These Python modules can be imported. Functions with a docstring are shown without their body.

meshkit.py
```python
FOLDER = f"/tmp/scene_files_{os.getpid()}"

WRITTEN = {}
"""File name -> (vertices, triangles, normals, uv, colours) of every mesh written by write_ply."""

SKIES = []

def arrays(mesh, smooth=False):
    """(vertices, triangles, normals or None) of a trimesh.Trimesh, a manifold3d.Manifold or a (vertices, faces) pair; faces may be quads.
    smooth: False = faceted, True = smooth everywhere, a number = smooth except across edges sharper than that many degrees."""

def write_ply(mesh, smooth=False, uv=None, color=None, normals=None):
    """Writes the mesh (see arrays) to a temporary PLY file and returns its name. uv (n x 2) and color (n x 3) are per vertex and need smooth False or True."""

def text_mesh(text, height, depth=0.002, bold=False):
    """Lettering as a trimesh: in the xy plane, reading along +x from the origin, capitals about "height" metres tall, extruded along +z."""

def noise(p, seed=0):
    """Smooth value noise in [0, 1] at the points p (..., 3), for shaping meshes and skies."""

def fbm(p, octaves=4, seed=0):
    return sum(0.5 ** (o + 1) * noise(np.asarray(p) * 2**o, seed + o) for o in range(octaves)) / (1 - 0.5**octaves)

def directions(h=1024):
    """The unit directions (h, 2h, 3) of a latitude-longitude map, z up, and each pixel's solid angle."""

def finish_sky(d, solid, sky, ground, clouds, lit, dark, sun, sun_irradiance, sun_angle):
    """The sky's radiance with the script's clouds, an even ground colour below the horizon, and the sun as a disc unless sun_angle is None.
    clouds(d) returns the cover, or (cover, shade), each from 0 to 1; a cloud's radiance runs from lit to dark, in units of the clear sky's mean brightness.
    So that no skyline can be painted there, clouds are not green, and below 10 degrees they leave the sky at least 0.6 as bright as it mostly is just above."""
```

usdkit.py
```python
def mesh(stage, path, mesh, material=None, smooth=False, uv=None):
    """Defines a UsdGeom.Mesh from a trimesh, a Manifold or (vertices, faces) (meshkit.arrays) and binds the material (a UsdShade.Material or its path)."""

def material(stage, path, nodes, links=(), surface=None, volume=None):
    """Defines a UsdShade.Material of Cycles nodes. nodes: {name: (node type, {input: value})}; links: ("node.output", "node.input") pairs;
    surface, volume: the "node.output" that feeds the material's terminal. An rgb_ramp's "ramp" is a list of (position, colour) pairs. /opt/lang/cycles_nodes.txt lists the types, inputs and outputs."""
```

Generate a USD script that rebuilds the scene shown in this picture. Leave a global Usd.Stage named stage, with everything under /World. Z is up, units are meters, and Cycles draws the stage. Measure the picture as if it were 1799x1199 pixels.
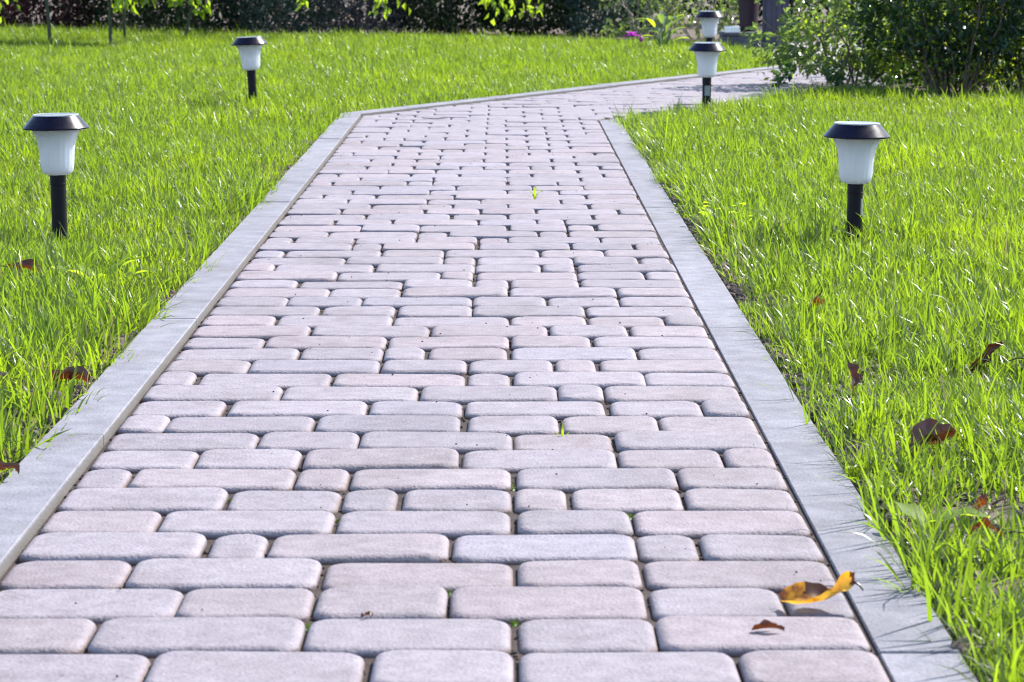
import math
import numpy as np
import trimesh
import shapely
from shapely.geometry import Polygon, box as sbox
from shapely import affinity
import usdkit
import meshkit
from pxr import Usd, UsdGeom, UsdLux, UsdShade, Gf, Sdf, Vt

stage = Usd.Stage.CreateInMemory()
UsdGeom.SetStageUpAxis(stage, UsdGeom.Tokens.z)
UsdGeom.SetStageMetersPerUnit(stage, 1.0)
UsdGeom.Xform.Define(stage, "/World")
UsdGeom.Scope.Define(stage, "/World/Looks")

# ------------------------------------------------------------------ camera, sky, sun, exposure
CAM_H = 0.5863
PITCH = math.atan(709.5 / 5160.0)
YAW = 0.0032
cam = UsdGeom.Camera.Define(stage, "/World/camera")
cam.CreateHorizontalApertureAttr(36.0)
cam.CreateVerticalApertureAttr(36.0 * 682 / 1024)
cam.CreateFocalLengthAttr(36.0 * 5160 / 1799)
cam.CreateFStopAttr(24.0)
cam.CreateFocusDistanceAttr(4.6)
cam.CreateClippingRangeAttr(Gf.Vec2f(0.05, 2000))
cam.CreateExposureAttr(1.32)
fwd = Gf.Vec3d(math.sin(YAW) * math.cos(PITCH), math.cos(YAW) * math.cos(PITCH), -math.sin(PITCH))
eye = Gf.Vec3d(0, 0, CAM_H)
cam.AddTransformOp().Set(Gf.Matrix4d().SetLookAt(eye, eye + fwd, Gf.Vec3d(0, 0, 1)).GetInverse())

SUN_AZ, SUN_EL = math.radians(50), math.radians(43)      # azimuth from +y (away from the camera) towards +x
sun_dir = np.array([math.sin(SUN_AZ) * math.cos(SUN_EL), math.cos(SUN_AZ) * math.cos(SUN_EL), math.sin(SUN_EL)])
usdkit.material(stage, "/World/Looks/sky", {
    "s": ("sky_texture", {"sky_type": "single_scattering", "sun_disc": False, "sun_elevation": SUN_EL, "sun_rotation": SUN_AZ}),
    "b": ("background_shader", {"strength": 0.14})}, [("s.color", "b.color")], surface="b.background")
dome = UsdLux.DomeLight.Define(stage, "/World/sky")
UsdShade.MaterialBindingAPI.Apply(dome.GetPrim()).Bind(UsdShade.Material.Get(stage, "/World/Looks/sky"))
sun = UsdLux.DistantLight.Define(stage, "/World/sun")
sun.CreateIntensityAttr(1.25)
sun.CreateAngleAttr(0.53)
sun.CreateNormalizeAttr(True)
sun.CreateColorAttr(Gf.Vec3f(1.0, 0.955, 0.90))
sun.AddTransformOp().Set(Gf.Matrix4d().SetLookAt(Gf.Vec3d(0, 0, 0), Gf.Vec3d(*(-sun_dir)), Gf.Vec3d(0, 0, 1)).GetInverse())

# ------------------------------------------------------------------ helpers
used = {}


def numbered(path):
    n = used.get(path, 0)
    used[path] = n + 1
    return path if n == 0 else f"{path}_{n:03d}"


def tag(prim, label=None, category=None, group=None, kind=None):
    prim = prim.GetPrim() if hasattr(prim, "GetPrim") else prim
    for k, v in (("label", label), ("category", category), ("group", group), ("kind", kind)):
        if v:
            prim.SetCustomDataByKey(k, v)
    return prim


def thing(name, loc=(0, 0, 0), rotz=0.0, tilt=None, scale=None, **tags):
    x = UsdGeom.Xform.Define(stage, numbered("/World/" + name))
    x.AddTranslateOp().Set(Gf.Vec3d(*map(float, loc)))
    if tilt is not None:
        x.AddRotateYOp().Set(float(tilt[1]))
        x.AddRotateXOp().Set(float(tilt[0]))
    x.AddRotateZOp().Set(math.degrees(rotz))
    if scale:
        x.AddScaleOp().Set(Gf.Vec3f(scale, scale, scale))
    return tag(x, **tags)


def obj(name, mesh, mat, parent=None, smooth=False, **tags):
    base = str(parent.GetPath()) if parent is not None else "/World"
    m = usdkit.mesh(stage, numbered(f"{base}/{name}"), mesh, MAT[mat] if isinstance(mat, str) else mat, smooth=smooth)
    tag(m, **tags)
    return m.GetPrim()


class MB:
    """Collects triangles of one mesh."""

    def __init__(self):
        self.v, self.f, self.n = [], [], 0

    def add(self, v, f):
        v, f = np.asarray(v, float), np.asarray(f, int)
        if f.shape[1] == 4:
            f = np.vstack([f[:, [0, 1, 2]], f[:, [0, 2, 3]]])
        self.v.append(v)
        self.f.append(f + self.n)
        self.n += len(v)
        return self

    def tm(self, m):
        return self.add(m.vertices, m.faces)

    def get(self):
        return np.vstack(self.v), np.vstack(self.f)


def tube(points, radii, sides=6, cap=True):
    p = np.asarray(points, float)
    r = np.broadcast_to(np.asarray(radii, float), (len(p),))
    t = np.gradient(p, axis=0)
    t /= np.linalg.norm(t, axis=1, keepdims=True) + 1e-12
    ref = np.array([0.31, 0.17, 0.94]) if abs(t[:, 2]).mean() < 0.9 else np.array([1.0, 0.05, 0.0])
    a = np.cross(t, ref)
    a /= np.linalg.norm(a, axis=1, keepdims=True)
    b = np.cross(t, a)
    ang = np.arange(sides) / sides * 2 * np.pi
    v = (p[:, None] + r[:, None, None] * (np.cos(ang)[None, :, None] * a[:, None] + np.sin(ang)[None, :, None] * b[:, None])).reshape(-1, 3)
    f = []
    for i in range(len(p) - 1):
        for j in range(sides):
            k = (j + 1) % sides
            f += [(i * sides + j, i * sides + k, (i + 1) * sides + k), (i * sides + j, (i + 1) * sides + k, (i + 1) * sides + j)]
    if cap:
        v = np.vstack([v, p[:1], p[-1:]])
        n = len(p) * sides
        e = (len(p) - 1) * sides
        for j in range(sides):
            k = (j + 1) % sides
            f += [(n, k, j), (n + 1, e + j, e + k)]
    return v, np.array(f)


def lathe(profile, sides=40, flute=None):
    """profile: (r, z) from bottom to top."""
    pr = np.asarray(profile, float)
    ang = np.arange(sides) / sides * 2 * np.pi
    v = []
    for i, (r, z) in enumerate(pr):
        rr = r * np.ones(sides)
        if flute is not None:
            rr = rr + flute(ang, i)
        v.append(np.stack([rr * np.cos(ang), rr * np.sin(ang), np.full(sides, z)], 1))
    v = np.vstack(v)
    f = []
    for i in range(len(pr) - 1):
        for j in range(sides):
            k = (j + 1) % sides
            f += [(i * sides + j, i * sides + k, (i + 1) * sides + k), (i * sides + j, (i + 1) * sides + k, (i + 1) * sides + j)]
    return v, np.array(f)


def chamfer_box(x0, x1, y0, y1, z0, z1, c=0.003):
    return prism_rings(np.array([(x0, y0), (x1, y0), (x1, y1), (x0, y1)], float), [(0, z0), (0, z1 - c), (c, z1)])


def inset(poly, d):
    """Moves a counter-clockwise outline's vertices inwards along their normals."""
    a, b = np.roll(poly, 1, 0), np.roll(poly, -1, 0)
    e1, e2 = poly - a, b - poly
    n1 = np.stack([-e1[:, 1], e1[:, 0]], 1) / (np.linalg.norm(e1, axis=1, keepdims=True) + 1e-12)
    n2 = np.stack([-e2[:, 1], e2[:, 0]], 1) / (np.linalg.norm(e2, axis=1, keepdims=True) + 1e-12)
    n = n1 + n2
    n /= np.linalg.norm(n, axis=1, keepdims=True) + 1e-12
    k = np.maximum((n * n1).sum(1), 0.4)
    return poly + n * (np.asarray(d) / k)[:, None]


def prism_rings(poly, rings):
    """rings: (inset, z) from the bottom up; closed by a fan at the top."""
    n = len(poly)
    v = np.vstack([np.column_stack([inset(poly, d), np.full(n, z)]) for d, z in rings])
    f = []
    for i in range(len(rings) - 1):
        for j in range(n):
            k = (j + 1) % n
            f += [(i * n + j, i * n + k, (i + 1) * n + k), (i * n + j, (i + 1) * n + k, (i + 1) * n + j)]
    top = (len(rings) - 1) * n
    c = np.append(v[top:].mean(0)[:2], rings[-1][1])
    v = np.vstack([v, c])
    for j in range(n):
        f.append((top + j, top + (j + 1) % n, len(v) - 1))
    return v, np.array(f)


def leaf_quads(p, u, nrm, length, width, fold=0.25):
    """Folded two-triangle leaves. p, u, nrm: (n, 3); length, width: (n,)."""
    u = u / np.linalg.norm(u, axis=1, keepdims=True)
    s = np.cross(u, nrm)
    s /= np.linalg.norm(s, axis=1, keepdims=True) + 1e-9
    nn = np.cross(s, u)
    L, W = length[:, None], width[:, None]
    mid = p + u * L * 0.45
    v = np.stack([p, mid + s * W * 0.5 + nn * W * fold, p + u * L - nn * L * 0.08, mid - s * W * 0.5 + nn * W * fold], 1).reshape(-1, 3)
    i = np.arange(len(p))[:, None] * 4
    return v, np.vstack([i + [0, 2, 1], i + [0, 3, 2]])


# ------------------------------------------------------------------ materials
MAT = {}


def mat(name, nodes, links, surface):
    MAT[name] = usdkit.material(stage, "/World/Looks/" + name, nodes, links, surface=surface)


def concrete(name, c0, c1, dirt=None, rough=0.85, scale=18.0, bump=0.25, grain=420.0, zdirt=None, streak=(1, 1, 1), zwob=0.006):
    """Mottled stone: two tones, fine sand grain, small pits; zdirt=(z0, z1): dirt below that height."""
    nodes = {
        "g": ("geometry", {}), "oi": ("object_info", {}),
        "mp": ("mapping", {"scale": streak}),
        "n1": ("noise_texture", {"scale": scale, "detail": 5.0, "roughness": 0.6}),
        "n2": ("noise_texture", {"scale": grain, "detail": 2.0}),
        "n3": ("noise_texture", {"scale": 55.0, "detail": 3.0, "roughness": 0.7}),
        "r1": ("rgb_ramp", {"ramp": [(0.3, c0), (0.68, c1)]}),
        "n4": ("noise_texture", {"scale": 5.5, "detail": 4.0, "roughness": 0.65}), "r4": ("rgb_ramp", {"ramp": [(0.30, (0.80, 0.78, 0.77)), (0.48, (1, 1, 1)), (0.70, (1.06, 1.05, 1.06))]}), "m4": ("mix", {"mix_type": "multiply", "fac": 1.0}),
        "r2": ("rgb_ramp", {"ramp": [(0.25, (0.70, 0.69, 0.68)), (0.5, (1, 1, 1)), (0.8, (1.18, 1.18, 1.18))]}),
        "r3": ("rgb_ramp", {"ramp": [(0.24, (0.55, 0.5, 0.45)), (0.33, (1, 1, 1))]}),
        "ob": ("map_range", {"from_min": 0.0, "from_max": 1.0, "to_min": 0.88, "to_max": 1.08}),
        "cc": ("combine_color", {"color_type": "rgb"}),
        "m1": ("mix", {"mix_type": "multiply", "fac": 0.8}), "m2": ("mix", {"mix_type": "multiply", "fac": 0.8}), "m3": ("mix", {"mix_type": "multiply", "fac": 1.0}),
        "b": ("bump", {"strength": bump, "distance": 0.002}),
        "p": ("principled_bsdf", {"roughness": rough, "specular_ior_level": 0.35}),
    }
    links = [("g.position", "mp.vector"), ("mp.vector", "n1.vector"), ("g.position", "n2.vector"), ("g.position", "n3.vector"),
             ("n1.fac", "r1.fac"), ("n2.fac", "r2.fac"), ("n3.fac", "r3.fac"),
             ("oi.random", "ob.value"), ("ob.result", "cc.r"), ("ob.result", "cc.g"), ("ob.result", "cc.b"),
             ("r1.color", "m1.color1"), ("r2.color", "m1.color2"), ("m1.color", "m2.color1"), ("r3.color", "m2.color2"),
             ("m2.color", "m3.color1"), ("cc.color", "m3.color2"), ("g.position", "n4.vector"), ("n4.fac", "r4.fac"), ("m3.color", "m4.color1"), ("r4.color", "m4.color2"),
             ("n2.fac", "b.height"), ("b.normal", "p.normal")]
    last = "m4.color"
    if zdirt:
        nodes |= {"sx": ("separate_xyz", {}), "zr": ("map_range", {"from_min": zdirt[0], "from_max": zdirt[1], "to_min": 1.0, "to_max": 0.0, "clamp": True}),
                  "md": ("mix", {"mix_type": "mix", "color2": dirt}), "zn": ("math", {"math_type": "multiply_add", "value2": zwob, "value3": -zwob / 2}), "za": ("math", {"math_type": "add"})}
        links += [("g.position", "sx.vector"), ("n3.fac", "zn.value1"), ("zn.value", "za.value1"), ("sx.z", "za.value2"), ("za.value", "zr.value"), ("zr.result", "md.fac"), (last, "md.color1")]
        last = "md.color"
    links.append((last, "p.base_color"))
    mat(name, nodes, links, "p.BSDF")


DIRT = (0.105, 0.070, 0.060)
PV = dict(rough=0.8, zdirt=(-0.0072, -0.0024), scale=38.0, bump=0.6, grain=300)
concrete("paver_lilac", (0.150, 0.132, 0.152), (0.208, 0.187, 0.209), DIRT, **PV)
concrete("paver_warm", (0.156, 0.132, 0.147), (0.216, 0.189, 0.205), DIRT, **PV)
concrete("paver_blue", (0.143, 0.130, 0.155), (0.200, 0.184, 0.213), DIRT, **PV)
concrete("paver_rose", (0.157, 0.131, 0.147), (0.217, 0.187, 0.204), DIRT, **PV)
concrete("kerb_concrete", (0.121, 0.120, 0.143), (0.184, 0.183, 0.208), (0.105, 0.098, 0.092), zdirt=(0.0025, 0.0062), zwob=0.0016, scale=24.0, bump=0.5, grain=280)
concrete("flush_kerb_concrete", (0.121, 0.120, 0.143), (0.184, 0.183, 0.208), scale=24.0, bump=0.5, grain=280)
concrete("pale_slab", (0.19, 0.175, 0.185), (0.26, 0.24, 0.25), scale=6, bump=0.2)
concrete("plinth_stone", (0.05, 0.046, 0.062), (0.09, 0.083, 0.105), scale=12)
concrete("joint_sand", (0.018, 0.011, 0.009), (0.050, 0.033, 0.027), scale=60, bump=0.9, grain=250, rough=0.95)
concrete("soil", (0.040, 0.028, 0.022), (0.125, 0.095, 0.078), scale=22, bump=0.9, grain=160, rough=0.95)
concrete("soil_crumb", (0.055, 0.038, 0.028), (0.155, 0.118, 0.095), scale=60, bump=0.6, rough=0.95)
concrete("pale_board", (0.70, 0.66, 0.62), (0.82, 0.79, 0.74), scale=14, streak=(1, 12, 12))
concrete("grey_wood", (0.028, 0.026, 0.04), (0.055, 0.052, 0.075), scale=16, streak=(10, 10, 1))
concrete("bark", (0.055, 0.042, 0.03), (0.12, 0.095, 0.07), scale=40, streak=(3, 3, 1))
concrete("green_bark", (0.014, 0.022, 0.012), (0.035, 0.048, 0.024), scale=60, streak=(3, 3, 1))
concrete("pale_bark", (0.20, 0.16, 0.12), (0.32, 0.27, 0.21), scale=40, streak=(3, 3, 1))


def leafy(name, ramp, trans, fac=0.45, rough=0.4, spec=0.5, nscale=3.0, amp=0.9):
    """Leaves and blades: tone from leaf to leaf and from place to place; light passes through them."""
    mat(name, {
        "g": ("geometry", {}),
        "n": ("noise_texture", {"scale": nscale, "detail": 3.0}),
        "a": ("math", {"math_type": "multiply_add", "value2": amp, "value3": -amp / 2}),
        "s": ("math", {"math_type": "add", "use_clamp": True}),
        "r": ("rgb_ramp", {"ramp": ramp}),
        "t": ("rgb_ramp", {"ramp": trans}),
        "p": ("principled_bsdf", {"roughness": rough, "specular_ior_level": spec}),
        "tr": ("translucent_bsdf", {}),
        "m": ("mix_closure", {"fac": fac}),
    }, [("g.position", "n.vector"), ("n.fac", "a.value1"), ("a.value", "s.value1"), ("g.random_per_island", "s.value2"),
        ("s.value", "r.fac"), ("s.value", "t.fac"), ("r.color", "p.base_color"), ("t.color", "tr.color"),
        ("p.BSDF", "m.closure1"), ("tr.BSDF", "m.closure2")], "m.closure")


leafy("grass_blade", [(0.0, (0.045, 0.075, 0.028)), (0.18, (0.065, 0.095, 0.014)), (0.30, (0.095, 0.130, 0.008)), (0.6, (0.135, 0.168, 0.010)), (0.88, (0.185, 0.215, 0.016)), (0.97, (0.30, 0.27, 0.11))],
      [(0.0, (0.18, 0.28, 0.012)), (0.18, (0.30, 0.42, 0.006)), (0.30, (0.62, 0.70, 0.006)), (0.6, (0.76, 0.81, 0.008)), (0.88, (0.88, 0.87, 0.018)), (0.97, (0.78, 0.68, 0.24))], fac=0.66, rough=0.31, spec=0.33, nscale=2.6, amp=0.55)
leafy("dry_blade", [(0.0, (0.20, 0.17, 0.08)), (1.0, (0.36, 0.30, 0.17))], [(0.0, (0.3, 0.26, 0.1)), (1.0, (0.4, 0.36, 0.2))], fac=0.35, rough=0.5)
leafy("weed_leaf", [(0.0, (0.11, 0.18, 0.02)), (1.0, (0.19, 0.28, 0.05))], [(0.0, (0.50, 0.68, 0.02)), (1.0, (0.70, 0.84, 0.06))], fac=0.6, rough=0.6, spec=0.25)
leafy("bush_leaf", [(0.0, (0.018, 0.045, 0.026)), (0.6, (0.042, 0.084, 0.040)), (1.0, (0.085, 0.130, 0.050))],
      [(0.0, (0.08, 0.17, 0.01)), (0.6, (0.24, 0.36, 0.02)), (1.0, (0.55, 0.58, 0.03))], fac=0.38, rough=0.28, spec=0.6, nscale=5)
leafy("light_bush_leaf", [(0.0, (0.06, 0.10, 0.055)), (0.6, (0.11, 0.165, 0.085)), (1.0, (0.19, 0.25, 0.11))],
      [(0.0, (0.22, 0.33, 0.05)), (1.0, (0.58, 0.64, 0.10))], fac=0.45, rough=0.35, nscale=5)
leafy("lit_bush_leaf", [(0.0, (0.05, 0.09, 0.02)), (1.0, (0.14, 0.19, 0.03))], [(0.0, (0.40, 0.52, 0.02)), (1.0, (0.80, 0.82, 0.05))], fac=0.6, rough=0.3, nscale=5)  # brighter copy of the bush leaf tones, sunlight painted into the colour
leafy("yellow_green_leaf", [(0.0, (0.08, 0.15, 0.02)), (1.0, (0.16, 0.24, 0.03))], [(0.0, (0.36, 0.52, 0.02)), (1.0, (0.56, 0.66, 0.04))], fac=0.6, rough=0.25, spec=0.7, nscale=6)
leafy("dark_leaf", [(0.0, (0.008, 0.018, 0.011)), (1.0, (0.034, 0.062, 0.032))], [(0.0, (0.02, 0.05, 0.01)), (1.0, (0.10, 0.16, 0.03))], fac=0.25, rough=0.6, spec=0.15, nscale=4)
leafy("purple_leaf", [(0.0, (0.014, 0.007, 0.010)), (1.0, (0.050, 0.026, 0.030))], [(0.0, (0.05, 0.01, 0.015)), (1.0, (0.18, 0.06, 0.05))], fac=0.25, rough=0.6, spec=0.15, nscale=4)
leafy("blue_leaf", [(0.0, (0.024, 0.050, 0.046)), (1.0, (0.080, 0.135, 0.12))], [(0.0, (0.03, 0.06, 0.04)), (1.0, (0.10, 0.16, 0.10))], fac=0.2, rough=0.6, spec=0.15, nscale=4)
leafy("lavender_leaf", [(0.0, (0.022, 0.025, 0.045)), (0.8, (0.065, 0.068, 0.10)), (1.0, (0.09, 0.07, 0.17))], [(0.0, (0.05, 0.06, 0.06)), (1.0, (0.15, 0.16, 0.16))], fac=0.2, rough=0.6, spec=0.15, nscale=4)
leafy("brown_leaf", [(0.0, (0.030, 0.013, 0.009)), (1.0, (0.105, 0.045, 0.024))], [(0.0, (0.10, 0.025, 0.006)), (1.0, (0.34, 0.09, 0.015))], fac=0.38, rough=0.27, spec=0.7, nscale=30)
leafy("dried_patch", [(0.0, (0.06, 0.022, 0.010)), (1.0, (0.15, 0.06, 0.022))], [(0.0, (0.10, 0.03, 0.006)), (1.0, (0.26, 0.08, 0.012))], fac=0.3, rough=0.4, nscale=60)
leafy("moss_green", [(0.0, (0.03, 0.06, 0.012)), (1.0, (0.07, 0.10, 0.02))], [(0.0, (0.10, 0.18, 0.01)), (1.0, (0.22, 0.28, 0.02))], fac=0.4, rough=0.7, spec=0.2)
leafy("orange_leaf", [(0.0, (0.05, 0.016, 0.008)), (1.0, (0.13, 0.040, 0.010))], [(0.0, (0.14, 0.03, 0.006)), (1.0, (0.32, 0.09, 0.012))], fac=0.45, rough=0.35, nscale=30)
leafy("petal", [(0.0, (0.28, 0.035, 0.30)), (1.0, (0.46, 0.09, 0.45))], [(0.0, (0.4, 0.05, 0.4)), (1.0, (0.6, 0.14, 0.55))], fac=0.4, rough=0.5)
mat("golden_leaf", {   # yellow with brown blotches
    "g": ("geometry", {}), "n": ("noise_texture", {"scale": 34.0, "detail": 3.0, "roughness": 0.6}),
    "r": ("rgb_ramp", {"ramp": [(0.42, (0.15, 0.05, 0.010)), (0.50, (0.50, 0.22, 0.012)), (0.62, (0.60, 0.34, 0.03))]}),
    "t": ("rgb_ramp", {"ramp": [(0.42, (0.16, 0.04, 0.006)), (0.50, (0.62, 0.28, 0.01)), (0.62, (0.75, 0.42, 0.03))]}),
    "p": ("principled_bsdf", {"roughness": 0.32, "specular_ior_level": 0.6}), "tr": ("translucent_bsdf", {}), "m": ("mix_closure", {"fac": 0.4})},
    [("g.position", "n.vector"), ("n.fac", "r.fac"), ("n.fac", "t.fac"), ("r.color", "p.base_color"), ("t.color", "tr.color"), ("p.BSDF", "m.closure1"), ("tr.BSDF", "m.closure2")], "m.closure")


def plain(name, color, rough, spec=0.5, noise=0.12, nscale=90.0, **extra):
    hi = tuple(min(1, c * (1 + noise)) for c in color)
    lo = tuple(c * (1 - noise) for c in color)
    mat(name, {"tc": ("texture_coordinate", {}), "n": ("noise_texture", {"scale": nscale, "detail": 4.0}), "r": ("rgb_ramp", {"ramp": [(0.3, lo), (0.7, hi)]}),
               "rr": ("map_range", {"from_min": 0.3, "from_max": 0.7, "to_min": rough * 0.85, "to_max": rough * 1.2}),
               "p": ("principled_bsdf", {"specular_ior_level": spec, **extra})},
        [("tc.object", "n.vector"), ("n.fac", "r.fac"), ("n.fac", "rr.value"), ("r.color", "p.base_color"), ("rr.result", "p.roughness")], "p.BSDF")


plain("cap_plastic", (0.0035, 0.003, 0.011), 0.30, 0.15)
plain("post_plastic", (0.004, 0.0035, 0.006), 0.45, 0.14)
plain("solar_cell", (0.07, 0.07, 0.10), 0.20, 0.6)
plain("cap_rim", (0.30, 0.30, 0.34), 0.35)
plain("sticker_paper", (0.11, 0.135, 0.14), 0.5)
plain("maroon_glaze", (0.022, 0.010, 0.018), 0.40, 0.25)
plain("stalk", (0.05, 0.11, 0.025), 0.5)
mat("frosted_shade", {
    "p": ("principled_bsdf", {"base_color": (0.80, 0.82, 0.84), "roughness": 0.32, "specular_ior_level": 0.5}),
    "tr": ("translucent_bsdf", {"color": (0.85, 0.865, 0.89)}), "m": ("mix_closure", {"fac": 0.62})},
    [("p.BSDF", "m.closure1"), ("tr.BSDF", "m.closure2")], "m.closure")

# ------------------------------------------------------------------ layout of the path (metres; y runs along the path)
XL, XR = -0.468, 0.3122                    # inner faces of the kerbs
KW = 0.071                                # kerb width
BEND = math.radians(26)
D2 = np.array([math.sin(BEND), math.cos(BEND)])
N2 = np.array([D2[1], -D2[0]])            # to the right of the second stretch
PL, PR = np.array([XL, 9.752]), np.array([XR, 9.752 - (XR - XL) * math.tan(BEND / 2)])
S2 = 6.0
Y0 = 1.2


def miter(off_left, off_right):
    """Outline of both stretches, widened by off_* beyond the kerbs' inner faces."""
    t = math.tan(BEND / 2)
    a = PL + np.array([-off_left, off_left * t])
    b = PR + np.array([off_right, -off_right * t])
    return Polygon([(XL - off_left, Y0), (XR + off_right, Y0), tuple(b), tuple(b + D2 * S2), tuple(a + D2 * S2), tuple(a)])


PAVED = miter(-0.002, -0.0012)
OUTER = miter(KW, KW)

# ------------------------------------------------------------------ ground: one sheet to the horizon
fine_x = np.arange(-5.0, 5.001, 0.05)
fine_y = np.arange(0.6, 24.001, 0.05)
far = np.array([0.4, 1, 2, 4, 8, 16, 32, 64, 120, 200.0])
gx = np.concatenate([-5 - far[::-1], fine_x, 5 + far])
gy = np.concatenate([0.6 - far[::-1], fine_y, 24 + far])
GX, GY = np.meshgrid(gx, gy)
pts = np.stack([GX.ravel(), GY.ravel(), np.zeros(GX.size)], 1)


def soil_height(x, y):
    q = np.stack([x, y, np.zeros_like(x)], 1)
    return -0.012 + 0.014 * (meshkit.fbm(q * 9.0, 3, 5) - 0.5) + 0.018 * (meshkit.noise(q * 1.3, 9) - 0.5)


pts[:, 2] = soil_height(pts[:, 0], pts[:, 1])
pts[shapely.contains_xy(OUTER.buffer(-0.004), pts[:, 0], pts[:, 1]), 2] = -0.09
TERRACE = Polygon([(1.36, 13.4), (1.75, 12.9), (4.2, 13.0), (4.2, 15.2), (1.9, 16.6), (1.16, 16.4), (1.16, 15.84), (1.40, 15.6)]).difference(OUTER.buffer(0.004))
pts[shapely.contains_xy(TERRACE.buffer(-0.01), pts[:, 0], pts[:, 1]), 2] = -0.05
nx = len(gx)
ii = (np.arange(len(gy) - 1)[:, None] * nx + np.arange(nx - 1)[None]).ravel()
obj("ground", (pts, np.stack([ii, ii + 1, ii + nx + 1, ii + nx], 1)), "soil", smooth=True, kind="structure", label="dark brown crumbly soil showing at the lawn edges and under the shrubs")

# ------------------------------------------------------------------ path: bed, pavers
path = thing("path", kind="structure", label="garden path of long rounded lilac grey paving blocks between pale kerbs")
bed_v, bed_f = trimesh.creation.triangulate_polygon(PAVED.buffer(0.006), engine="earcut")
bed = trimesh.creation.extrude_polygon(PAVED.buffer(0.006), 0.06)
bed.apply_translation([0, 0, -0.0675])
obj("joint_bed", bed, "joint_sand", path)

ROWS = """-5 -2 0 3/-6 -3 0 2/-5 -3 -1 2 4/-6 -3 0 2/-5 -4 -1 2 3/-6 -3 0 2/-5 -3 -2 0 1 3/-7 -4 -3 0 3/-6 -4 -1 2 4/-5 -3 0 2/-7 -4 -1 1 3/-6 -3 -1 2 4/-5 -2 1 2/-7 -4 -1 0 3/-6 -3 -1 1 2/-5 -3 -2 0 3/-6 -3 0 2/-5 -2 1 3/-6 -3 0 2 4/-5 -3 -1 2/-6 -4 -1 1 3/-5 -3 0 3/-6 -3 -1 0 2/-5 -2 -1 2 4/-7 -4 -1 1 2/-5 -2 -1 2 4/-7 -4 -2 1 3/-5 -4 -1 2 4/-7 -5 -3 -1 0 3/-6 -3 -2 1 2/-5 -3 0 2 3/-6 -4 -1 1 2/-5 -2 0 3/-6 -3 -1 1 4/-5 -2 0 3/-6 -3 -1 2/-7 -5 -2 1 3/-6 -3 0 2/-5 -2 1 3/-7 -4 -3 0 2"""
ROWS = [[int(k) for k in r.split()] for r in ROWS.split("/")]
UNIT, PITCH_Y, ROW0 = 0.060, 0.1212, 2.262
rng = np.random.default_rng(11)


last_row = set()


def random_row(lo, hi):
    """Joints of a row of 1, 2 or 3 unit blocks, clear of the joints of the row before."""
    global last_row
    ks, k = [], lo
    while True:
        pick = [c for c in (1, 2, 3, 3, 2, 3) if k + c not in last_row] or [2]
        k += int(rng.choice(pick))
        if k >= hi:
            last_row = set(ks)
            return ks
        ks.append(k)


stones = []                                # (distance, outline)
JOINT = 0.0026
first_part = miter(-0.002, -0.0012).intersection(Polygon([(-2, 0), (2, 0), (2, 9.0), (PR[0] + 0.42, PR[1] + 0.9), tuple(PR + D2 * 0.95), tuple(PL + D2 * 0.75), (-2, 10.0)]))
second_part = PAVED.difference(first_part.buffer(0.0005))


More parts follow.
